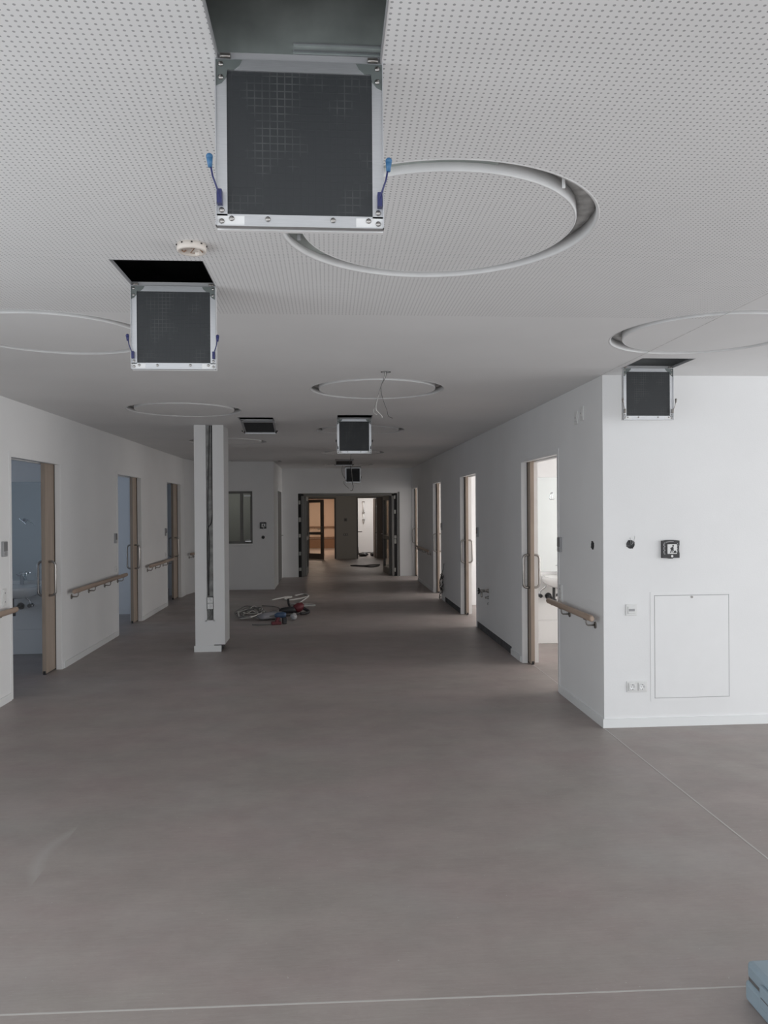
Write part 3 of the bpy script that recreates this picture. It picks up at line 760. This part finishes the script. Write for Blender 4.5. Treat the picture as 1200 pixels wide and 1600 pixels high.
# smoke detector base
t = thing('smoke_detector_base', 'round cream smoke detector base on the ceiling above the left hatch', 'smoke detector', (-.492, 2.86, H))
bm = new(); lathe(bm, [(.053, 0), (.053, -.022), (.050, -.026), (.043, -.026), (.041, -.008), (.0001, -.008)], 40); obj('base_ring', bm, M_cream, t)
bm = new()
for k in range(9):
    a_ = k*2*PI/9; c_, s_ = math.cos(a_), math.sin(a_)
    box(bm, .0535*c_-.003, .0535*c_+.003, .0535*s_-.003, .0535*s_+.003, -.008, -.004)
obj('vent_slot', bm, M_dark, t)
bm = new(); tube(bm, [(-.035, .0, -.02), (-.028, .0, -.026), (-.02, .0, -.02)], .003, 6)
tube(bm, [(-.004, .0, -.012), (.010, .0, -.012), (-.004, .0, -.03), (.012, .0, -.03)], .0022, 6); tube(bm, [(.033, -.01, -.02), (.04, .0, -.027)], .003, 6)
obj('contact_clip', bm, M_brownband, t)
bm = new(); bmesh.ops.create_uvsphere(bm, u_segments=12, v_segments=8, radius=.009, matrix=Matrix.Translation((.02, .0, -.032))); obj('test_knob', bm, M_cream, t)

# dangling wires from the ceiling
def drop(lab, loc, paths, hole_r, mats):
    t = thing('dangling_wires', lab, 'wires', loc)
    bm = new(); lathe(bm, [(hole_r+.004, -.001), (hole_r+.004, .0), (hole_r-.004, .0), (hole_r-.004, -.001)], 20, closed=True); obj('hole_rim', bm, M_dark, t)
    for i, p in enumerate(paths): obj('wire', tube(new(), p, mats[i][1], 5, 5), mats[i][0], t)
drop('wires dangling from the ceiling hole in the middle ring', (.415, 5.45, H),
     [[(.0, 0, .04), (-.01, 0, -.03), (-.035, 0, -.10), (-.06, 0, -.18), (-.085, 0, -.265)],
      [(.005, 0, .04), (.0, .0, -.03), (-.03, 0, -.09), (-.035, 0, -.13), (-.02, 0, -.2), (.005, 0, -.27), (.018, .02, -.31), (.05, .03, -.325)],
      [(.0, .01, .04), (-.004, .0, -.02), (-.035, .01, -.10), (-.065, .01, -.21), (-.07, .01, -.265), (-.055, .01, -.285), (-.03, .01, -.31), (-.028, .01, -.325)],
      [(-.085, 0, -.255), (-.088, .0, -.285), (-.075, .0, -.30), (-.06, 0, -.30)]], .033,
     [(M_cable, .0022), (M_bcable, .0018), (M_wcable, .0022), (M_wcable, .0012)])
drop('single thin wire dangling behind the middle corridor hatch', (.40, 13.05, H),
     [[(.0, 0, .03), (-.01, 0, -.06), (-.02, 0, -.14), (-.05, 0, -.2)]], .028, [(M_cable, .003)])
drop('tangled wires hanging before the farthest ceiling hatch', (.47, 16.3, H),
     [[(0, 0, .03), (.01, 0, -.12), (.03, 0, -.3), (.04, 0, -.42), (.06, 0, -.5), (.04, 0, -.58), (.0, 0, -.59)],
      [(0, 0, .03), (-.12, .0, -.02), (-.18, 0, -.12), (-.16, 0, -.25), (-.1, 0, -.35), (-.04, 0, -.42)],
      [(0, 0, .03), (.03, .02, -.15), (.05, .02, -.4), (.12, .02, -.44), (.2, .02, -.46)],
      [(-.14, 0, -.38), (-.12, 0, -.46), (-.03, 0, -.54)]], .028,
     [(M_bcable, .006), (M_cable, .004), (M_wcable, .005), (M_cable, .004)])

# ---------------------------------------------------------------- alcove window, grey door, double doors
t = thing('window_1', 'dark grey recessed window in the alcove wall', 'window', (-1.93, WY, .93), kind='structure')
bm = new(); x0, x1 = -.39, .395
for b6 in ((x0, x1, 0, .05), (x0, x1, 1.02, 1.07), (x0, x0+.05, .05, 1.02), (x1-.05, x1, .05, 1.02), (.14, .20, .05, 1.02)): box(bm, b6[0], b6[1], .075, .115, b6[2], b6[3])
obj('frame', bm, M_greyframe, t)
obj('pane', B(x0+.05, .14, .09, .096, .05, 1.02), M_glass, t); obj('pane', B(.20, x1-.05, .09, .096, .05, 1.02), M_glass, t)
obj('sill', bev(B(x0, x1+.0, -.02, .075, -.035, .004), .003, 1), M_trim, t)
bm = new(); tube(bm, [(.25, .06, .075), (.30, .05, .08), (.34, .06, .095)], .009, 6, 3); box(bm, .24, .36, .055, .075, .045, .06); obj('catch', bm, M_chrome, t)
obj('head_rail', B(.22, .35, .055, .075, .965, .985), M_alu, t)
t = thing('door_8', 'flat grey door in the return wall near the corridor end', 'door', (-1.10, 16.75, 0), kind='structure')
obj('leaf', bev(B(-.035, .003, .10, 1.40, .01, 2.03), .002, 1), M_greydoor, t)
bm = new(); box(bm, -.15, .006, -.005, .10, 0, 2.08); box(bm, -.15, .006, 1.40, 1.45, 0, 2.08); box(bm, -.15, .006, .1, 1.4, 2.03, 2.08); obj('frame', bm, M_trim, t)
bm = new(); tube(bm, [(.003, 1.32, 1.02), (.04, 1.32, 1.02), (.043, 1.22, 1.02)], .009, 8); disc(bm, (.003, 1.32, 1.02), .025, .006, 'X', 14); obj('handle', bm, M_dsteel, t)

# double doorway in the far wall
t = thing('door_9', 'wide grey double door frame with both glazed leaves folded away', 'door', (.467, 18.45, 0), kind='structure')
L0, L1 = -.72-.467, 1.655-.467
bm = new(); box(bm, L0+.075, L0+.13, .0, .17, 0, 1.99); box(bm, L1-.13, L1-.075, 0, .17, 0, 1.99); box(bm, L0+.075, L1-.075, 0, .17, 1.94, 1.985); obj('frame', bm, M_greyframe, t)
bm = new(); box(bm, L0+.002, L0+.075, .02, .15, 0, 1.998); box(bm, L1-.075, L1-.002, .02, .15, 0, 1.998); obj('mounting_gap', bm, M_dark, t)
for s, xx in ((-1, L0+.012), (1, L1-.072)):
    for z in ((.15, .52, .95, 1.32, 1.74) if s < 0 else (.10, .78, .90, 1.5, 1.86)):
        obj('foam_block', bev(B(xx+.0, xx+.03+.03*random.random(), .005, .06, z, z+.06+.05*random.random()), .006, 1), M_foam, t)
obj('edge_casing', B(L1+.02, L1+.06, -.02, 0, 0, 2.03), M_greyframe, t)
def glazed_leaf(parent, hx, hy, ang, w_, Hh, m, rails=(.10, .86), hy_off=0):
    """hinged at (hx,hy); closed leaf runs along +X, turned by ang about Z"""
    bm = new(); st = .10
    box(bm, 0, st, -.03, .03, .01, Hh); box(bm, w_-st, w_, -.03, .03, .01, Hh); box(bm, st, w_-st, -.03, .03, Hh-.10, Hh); box(bm, st, w_-st, -.03, .03, .01, rails[0]+.06); box(bm, st, w_-st, -.03, .03, rails[1], rails[1]+.09)
    o = obj('door_leaf', bm, m, parent); o.location = (hx, hy, 0); o.rotation_euler = (0, 0, ang)
    obj('pane', B(st, w_-st, -.004, .004, rails[1]+.09, Hh-.10), M_glass, o); obj('pane', B(st, w_-st, -.004, .004, rails[0]+.06, rails[1]), M_glass, o)
    bm = new()
    for s in (-1, 1):
        tube(bm, [(w_-.05, s*.03, .98), (w_-.05, s*.075, .98), (w_-.17, s*.078, .98)], .01, 8); box(bm, w_-.075, w_-.025, min(s*.03, s*.036), max(s*.03, s*.036), .86, 1.08)
    obj('handle', bm, M_dsteel, o)
    return o
glazed_leaf(t, L1-.15, .19, PI/2+.07, 1.10, 1.93, M_greyframe)
glazed_leaf(t, L0+.16, .19, PI/2-.02, 1.10, 1.93, M_greyframe)
# glazed door of the warm room
t = thing('door_10', 'glazed timber framed door standing ajar before the warm lit room', 'door', (-.765, VY, 0), kind='structure')
bm = new(); box(bm, 0, .05, -.01, .16, 0, 1.99); box(bm, .96, 1.01, -.01, .16, 0, 1.99); box(bm, .05, .96, -.01, .16, 1.95, 1.99); obj('frame', bm, M_greydoor, t)
glazed_leaf(t, .055, -.02, -.62, .68, 1.93, M_brownwood, (.14, .80))
t = thing('door_11', 'open dark brown door leaf at the right vestibule opening', 'door', (1.79, VY, 0), kind='structure')
bm = new(); box(bm, -.87, -.83, -.01, .16, 0, 2.0); box(bm, -.04, .0, -.01, .16, 0, 2.0); box(bm, -.83, -.04, -.01, .16, 1.97, 2.0); obj('frame', bm, M_greydoor, t)
o = obj('leaf', B(0, .80, -.02, .02, .01, 1.96), M_brownwood, t); o.location = (-.25, .02, 0); o.rotation_euler = (0, 0, PI/2+.02)
obj('side_panel', B(-.225, -.04, .02, .06, .0, 1.97), M_brownwood, t)
for yy, xx, s in ((-.02, -.83, 1), (-.02, -.235, -1)):
    bm = new(); tube(bm, [(xx, yy, .88), (xx, yy-.05, .88), (xx+s*.13, yy-.05, .88)] if s > 0 else [(xx, yy, .84), (xx, yy-.05, .84), (xx-.04, yy-.05, .84)], .013, 8); obj('handle', bm, M_black, t)
t = thing('wall_conduit', 'white vertical pipe with dark clamps on the far white wall', 'pipe', (1.29, 28.2, 1.08))
obj('pipe', tube(new(), [(0, 0, 0), (0, 0, .36)], .022, 10), M_plastic, t); obj('pipe', tube(new(), [(0, 0, .42), (0, 0, .80)], .026, 10), M_plastic, t)
for z in (.14, .40, .80): obj('clamp', bev(B(-.045, .045, -.03, .05, z-.015, z+.015), .004, 1), M_dsteel, t)
xs = thing('wall_switch', 'small dark switch between the two vestibule openings', 'switch', (.557, VY, 1.27)); obj('cover_frame', bev(B(-.05, .05, -.012, 0, -.05, .05), .003, 1), M_greyframe, xs); obj('rocker', B(-.03, .03, -.018, -.012, -.03, .03), M_greydoor, xs)
xs = thing('wall_socket', 'small pale double socket below the vestibule switch', 'socket', (.557, VY, .79)); obj('cover_frame', bev(B(-.075, .075, -.012, 0, -.035, .035), .003, 1), M_greyframe, xs)
for dx in (-.035, .035): bm = new(); disc(bm, (dx, -.013, 0), .018, .001, 'Y', 12); obj('socket_well', bm, M_foam, xs)

# ---------------------------------------------------------------- washrooms behind the nearest doors
def washroom(cx, y, wall_x0, wall_x1, zb, lab_m, lab_b, lab_p, mir, trapx, trap_m):
    t = tag(obj('wall_mirror', bev(B(mir[0], mir[1], y-.008, y, mir[2], mir[3]), .002, 1), M_mirror), lab_m, 'mirror')
    t = thing('wash_basin', lab_b, 'basin', (cx, y, zb))
    bm = new(); a_, b2 = .29, .25; seg = 32
    prof = [(1.0, 0), (1.0, -.03), (.93, -.075), (.70, -.115), (.4, -.13), (.0001, -.13)]
    inn = [(.0001, -.095), (.5, -.085), (.78, -.04), (.9, 0.0)]
    rows = []
    for (r, z) in inn+prof:
        row = []
        for k in range(seg):
            th = 2*PI*k/seg; u, v = math.cos(th), math.sin(th)
            f = (abs(u)**3.2+abs(v)**3.2)**(-1/3.2)
            row.append(bm.verts.new((a_*r*u*f, -b2-.005+b2*r*v*f, z)))
        rows.append(row)
    for p, q_ in zip(rows, rows[1:]):
        for k in range(seg): fc = bm.faces.new((p[k], p[(k+1) % seg], q_[(k+1) % seg], q_[k])); fc.smooth = True
    bo = obj('bowl', bm, M_ceramic, t)
    bm = new(); tube(bm, [(0, -.05, 0), (0, -.05, .10), (0, -.09, .125), (0, -.15, .11)], [.02, .02, .016, .011], 10); tube(bm, [(-.055, -.06, .11), (.055, -.06, .125)], .007, 6); fa = obj('faucet', bm, M_chrome, t)
    bm = new(); bmesh.ops.create_icosphere(bm, subdivisions=2, radius=.02, matrix=Matrix.Translation((0, -.05, .115))); obj('tap_lever', bm, M_chrome, fa)
    bm = new(); tube(bm, [(trapx, -.24, -.12), (trapx, -.24, -.24), (trapx, -.24, -.27), (trapx, -.20, -.30), (trapx, -.14, -.27), (trapx, -.1, -.25), (trapx, 0, -.25)], .017, 10, 3)
    lathe(bm, [(.034, 0), (.034, .06), (.03, .07)], 16, Matrix.Translation((trapx, -.24, -.33))); disc(bm, (trapx, -.012, -.25), .04, .012, 'Y', 16); obj('trap', bm, trap_m, t)
    for dx in (-.11, .12):
        bm = new(); tube(bm, [(trapx+dx, 0, -.24), (trapx+dx, -.06, -.24), (trapx+dx, -.065, -.18), (trapx+dx*.4, -.1, -.12)], .009, 8, 3); disc(bm, (trapx+dx, -.01, -.24), .025, .01, 'Y', 12)
        sv = obj('stop_valve', bm, M_chrome, t); bm = new(); disc(bm, (trapx+dx, -.085, -.24), .022, .025, 'Y', 10); obj('valve_knob', bm, trap_m, sv)
    # tiled splash panel boards below and behind
    pn = thing('splash_panelling', lab_p, 'wall panel', ((wall_x0+wall_x1)/2, y, 0))
    hw = (wall_x1-wall_x0)/2
    for (z0, z1) in ((.0, .275), (.28, .56), (.565, .83)): obj('panel', bev(B(-hw, hw, -.006, 0, z0+.002, z1), .0015, 1), M_ceramic, pn)
washroom(2.78, 9.02, 2.25, 3.6, .82, 'frameless mirror in the bright washroom on the right', 'white wash basin in the bright washroom on the right', 'white wall panelling in the bright washroom on the right', (2.46, 3.3, .86, 1.985), -.165, M_black)
washroom(-3.46, 9.0, -4.3, -2.95, .80, 'large teal tinted mirror in the nearest left washroom', 'white wash basin in the nearest left washroom', 'pale blue lit wall panelling in the nearest left washroom', (-4.1, -3.05, .84, 1.96), -.03, M_dsteel)
t = thing('shower_fitting', 'small chrome fitting on the mirror of the left washroom', 'bathroom fitting', (-3.44, 8.975, 1.52))
bm = new(); disc(bm, (0, .0, 0), .022, .017, 'Y', 14); obj('rosette', bm, M_chrome, t)
bm = new(); tube(bm, [(-.0, 0, 0), (-.03, -.05, .025), (.05, -.09, -.03), (.06, -.09, -.045)], .006, 8, 3); obj('arm', bm, M_chrome, t)
t = thing('towel_hook', 'small chrome hook at the mirror of the right washroom', 'hook', (2.665, 9.008, 1.77))
bm = new(); disc(bm, (0, -.012, .03), .010, .012, 'Y', 12); obj('rosette', bm, M_chrome, t)
bm = new(); tube(bm, [(0, -.012, .03), (.0, -.04, .03), (-.015, -.045, -.04), (.02, -.045, -.045)], .005, 8, 3); obj('hook_arm', bm, M_chrome, t)

# ---------------------------------------------------------------- things on the floor
def wiggle(cx, cy, rx, ry, turns, n, jit, z=.006):
    return [(cx+rx*(1+random.uniform(-jit, jit))*math.cos(2*PI*k/n), cy+ry*(1+random.uniform(-jit, jit))*math.sin(2*PI*k/n), z+random.uniform(0, .05)) for k in range(int(n*turns))]
t = thing('cable_tangle', 'grey tangled cable coil on the floor right of the column', 'cable', (-1.17, 11.80, 0))
for i in range(6):
    obj('cable_loop', tube(new(), wiggle(random.uniform(-.04, .06), random.uniform(-.12, .12), (.13+.015*i), .33+.05*i, 1.6, 12, .16, .01+.008*i), .0075, 6, 4), M_wcable if i % 2 == 0 else M_cable, t)
obj('cable_loop', tube(new(), [(.15, -.3, .01), (.2, .1, .02), (.4, .5, .01), (.3, .95, .02), (.05, 1.2, .01)], .007, 6, 6), M_cable, t)
t = thing('white_cable', 'white cable lying in long loops behind the power tool', 'cable', (-.5, 12.8, 0))
path = [(-.33, .55, .01), (-.06, 1.05, .012), (-.22, .75, .012), (-.05, .70, .014), (.05, 1.2, .012), (.12, 1.3, .01), (-.12, 1.75, .012), (.0, 2.1, .01), (.30, 1.95, .012), (.28, 1.5, .016), (.05, .85, .02), (-.12, .0, .03), (-.1, -.25, .01)]
tube_pts = [(-.52, 1.0, .01), (-.25, 1.5, .01), (-.19, 1.42, .012), (-.3, 1.15, .012), (-.2, .95, .012), (.0, 1.2, .012), (.1, 1.45, .012), (.12, 1.6, .012), (.03, 1.9, .012), (-.13, 1.65, .012)]
obj('cable_run', tube(new(), tube_pts, .013, 6, 5), M_wcable, t)
obj('cable_run', tube(new(), [(.12, 1.42, .014), (.02, .7, .012), (-.05, .1, .02), (-.12, -.1, .02)], .012, 6, 5), M_wcable, t)
obj('cable_run', tube(new(), [(-.15, .35, .014), (.06, .38, .01), (.24, .22, .012), (.245, .08, .012), (.06, .02, .012), (-.1, -.35, .012)], .013, 6, 5), M_wcable, t)
obj('cable_run', tube(new(), [(-.14, .32, .02), (.05, .22, .012), (.23, .1, .014)], .012, 6, 5), M_wcable, t)
# large corded drill, lying on its side
t = thing('power_drill', 'black and dark red power drill lying among the cables', 'power tool', (-.56, 12.0, 0), rotz=.35)
bm = new(); tube(bm, [(-.22, 0, .06), (-.18, 0, .06), (-.02, 0, .065), (.06, 0, .06)], [.022, .045, .055, .05], 12); b1 = obj('motor_housing', bm, M_black, t)
bm = new(); tube(bm, [(.03, 0, .06), (.05, 0, .075), (.10, .0, .10), (.15, 0, .115), (.17, 0, .11)], [.05, .07, .075, .06, .035], 12)
for f in bm.faces: f.smooth = True
obj('gear_head', bm, M_red, t)
bm = new(); tube(bm, [(-.36, .05, .04), (-.3, .03, .05), (-.22, 0, .06)], [.012, .018, .02], 10); obj('chuck', bm, M_cable, t)
bm = new(); tube(bm, [(.12, 0, .10), (.20, -.05, .06), (.22, -.12, .035), (.14, -.20, .03), (.05, -.22, .03)], .022, 8, 4); obj('grip', bm, M_black, t)
bm = new(); tube(bm, [(-.02, .05, .08), (-.02, .16, .14), (.0, .24, .20)], .018, 8, 3); obj('side_handle', bm, M_black, t)
bm = new(); tube(bm, [(.06, -.22, .03), (-.15, -.25, .012), (-.22, -.1, .01), (-.27, .1, .01)], .008, 6, 5); obj('power_cord', bm, M_bcable, t)
# small driver in front
t = thing('cordless_driver', 'small blue and red cordless driver lying nearest on the floor', 'power tool', (-.70, 10.95, 0), rotz=.2)
bm = new(); tube(bm, [(-.07, 0, .12), (-.03, 0, .13), (.05, 0, .13), (.09, 0, .125)], [.022, .04, .045, .034], 12); obj('body', bm, M_toolblue, t)
bm = new(); tube(bm, [(-.14, 0, .12), (-.07, 0, .12)], [.008, .022], 10); obj('chuck', bm, M_cable, t)
bm = new(); tube(bm, [(-.0, 0, .12), (-.03, -.01, .07), (-.05, -.02, .03)], .026, 10, 3); obj('grip', bm, M_red, t)
obj('battery', bev(B(-.12, .02, -.06, .03, .0, .045), .01, 2), M_red, t)
obj('base_plate', bev(B(.04, .10, -.03, .03, 0, .10), .012, 2), M_black, t)
bm = new(); tube(bm, [(-.1, -.03, .012), (-.25, -.05, .01), (-.38, .02, .01)], .008, 6, 4); obj('bit_holder', bm, M_cable, t)
# crumpled cloth roll
def blob(name, lab, cat, loc, s, m, seed, rz=0):
    rnd = random.Random(seed); bm = new(); bmesh.ops.create_icosphere(bm, subdivisions=3, radius=1)
    ph = [rnd.uniform(0, 6) for _ in range(6)]
    for v in bm.verts:
        n = v.co.normalized(); k = 1+.10*math.sin(5*n.x+ph[0])*math.sin(6*n.y+ph[1])+.07*math.sin(9*n.z+ph[2]+4*n.x)+.05*math.sin(13*n.y+ph[3])
        v.co = Vector((n.x*s[0]*k, n.y*s[1]*k, max(-.85, n.z)*s[2]*k))
    z0 = min(v.co.z for v in bm.verts)
    for v in bm.verts: v.co.z -= z0
    for f in bm.faces: f.smooth = True
    o = obj(name, bm, m); o.location = loc; o.rotation_euler = (0, 0, rz); return tag(o, lab, cat)
blob('crumpled_cloth', 'grey crumpled cloth roll between the cable coil and drill', 'cloth', (-.86, 11.45, 0), (.10, .24, .055), M_cloth, 3, -.9)
blob('white_wad', 'small white wad lying beside the red drill', 'wad', (-.52, 11.35, 0), (.05, .09, .05), M_bag, 5)
blob('plastic_bag', 'white crumpled plastic bag half hidden behind the column', 'bag', (-1.98, 12.35, 0), (.14, .22, .10), M_bag, 8)
# dark cables and bags in the vestibule
t = thing('vestibule_cable', 'dark cable trailing over the vestibule floor', 'cable', (1.05, 21.6, 0))
bm = new(); tube(bm, [(-.42, .25, .012), (-.3, .0, .03), (-.05, .05, .02), (.15, .1, .03), (.4, .3, .02)], .022, 6, 5); obj('cable_run', bm, M_bcable, t)
bm = new(); tube(bm, [(-.38, .1, .02), (-.1, -.15, .02), (.12, -.35, .015), (.35, -.1, .02)], .018, 6, 5); obj('cable_run', bm, M_bcable, t)
blob('dark_bag', 'dark flat bag on the floor of the far white room, left', 'bag', (1.18, 26.2, 0), (.17, .2, .07), M_black, 11)
blob('dark_bag', 'dark flat bag on the floor of the far white room, right', 'bag', (1.50, 26.2, 0), (.08, .2, .07), M_black, 12)
t = thing('room_cable', 'thin dark cable on the floor and jamb of the far white room', 'cable', (1.2, 27, 0))
bm = new(); tube(bm, [(-.22, -1.3, .35), (-.2, -1.2, .15), (-.12, -1.0, .03), (-.12, .4, .015), (.25, 1.1, .02), (.4, .8, .02), (.6, 1.0, .015)], .014, 6, 5); obj('cable_run', bm, M_bcable, t)

# tool case at the right edge
t = thing('tool_case', 'pale blue grey plastic tool case at the lower right picture corner', 'case', (1.36, 2.44, 0))
obj('lower_shell', bev(B(0, .50, -.46, 0, 0, .070), .014, 3), M_case, t)
obj('lid', bev(B(.004, .496, -.456, -.004, .076, .135), .016, 3), M_case, t)
obj('lid_joint', B(.010, .490, -.450, -.010, .066, .080), M_greydoor, t)
for yy in (-.14, -.36):
    l_ = obj('latch', bev(B(-.010, .004, yy-.035, yy+.035, .045, .112), .004, 2), M_case, t)
    obj('latch_groove', B(-.0112, -.0098, yy-.024, yy+.024, .076, .079), M_greydoor, l_)
obj('lid_rib', bev(B(.05, .45, -.16, -.145, .133, .141), .003, 1), M_case, t)
bm = new(); box(bm, .06, .44, -.06, -.052, .1345, .1362); box(bm, .06, .068, -.40, -.06, .1345, .1362); obj('lid_groove', bm, M_greydoor, t)

# ---------------------------------------------------------------- groups of like things
GR = {'ceiling_hatch': 'open access hatches in the ceiling', 'handrail': 'beech handrails along the corridor walls', 'room_reader': 'reader plates beside the sliding doors',
      'flush_box': 'empty round flush boxes', 'emblem_plate': 'black emblem plates', 'double_socket': 'white double sockets', 'light_switch': 'white switches beside the doors',
      'blank_plate': 'blank plates high on the right wall', 'dangling_wires': 'wires hanging from ceiling holes', 'dark_bag': 'dark bags in the far white room',
      'wash_basin': 'washroom basins', 'wall_mirror': 'washroom mirrors', 'splash_panelling': 'washroom wall panelling', 'corridor_handrail': 'rails on the warm lit wall', 'power_tool': 'power tools'}
for o in list(COL.objects):
    if o.parent is None and 'label' in o and o.name.split('.')[0] in GR: o['group'] = GR[o.name.split('.')[0]]
for o in COL.objects:
    if o.name in ('door_1', 'door_2', 'door_3', 'door_4'): o['group'] = 'oak sliding doors on the right'
    if o.name in ('door_5', 'door_6', 'door_7'): o['group'] = 'oak sliding doors on the left'
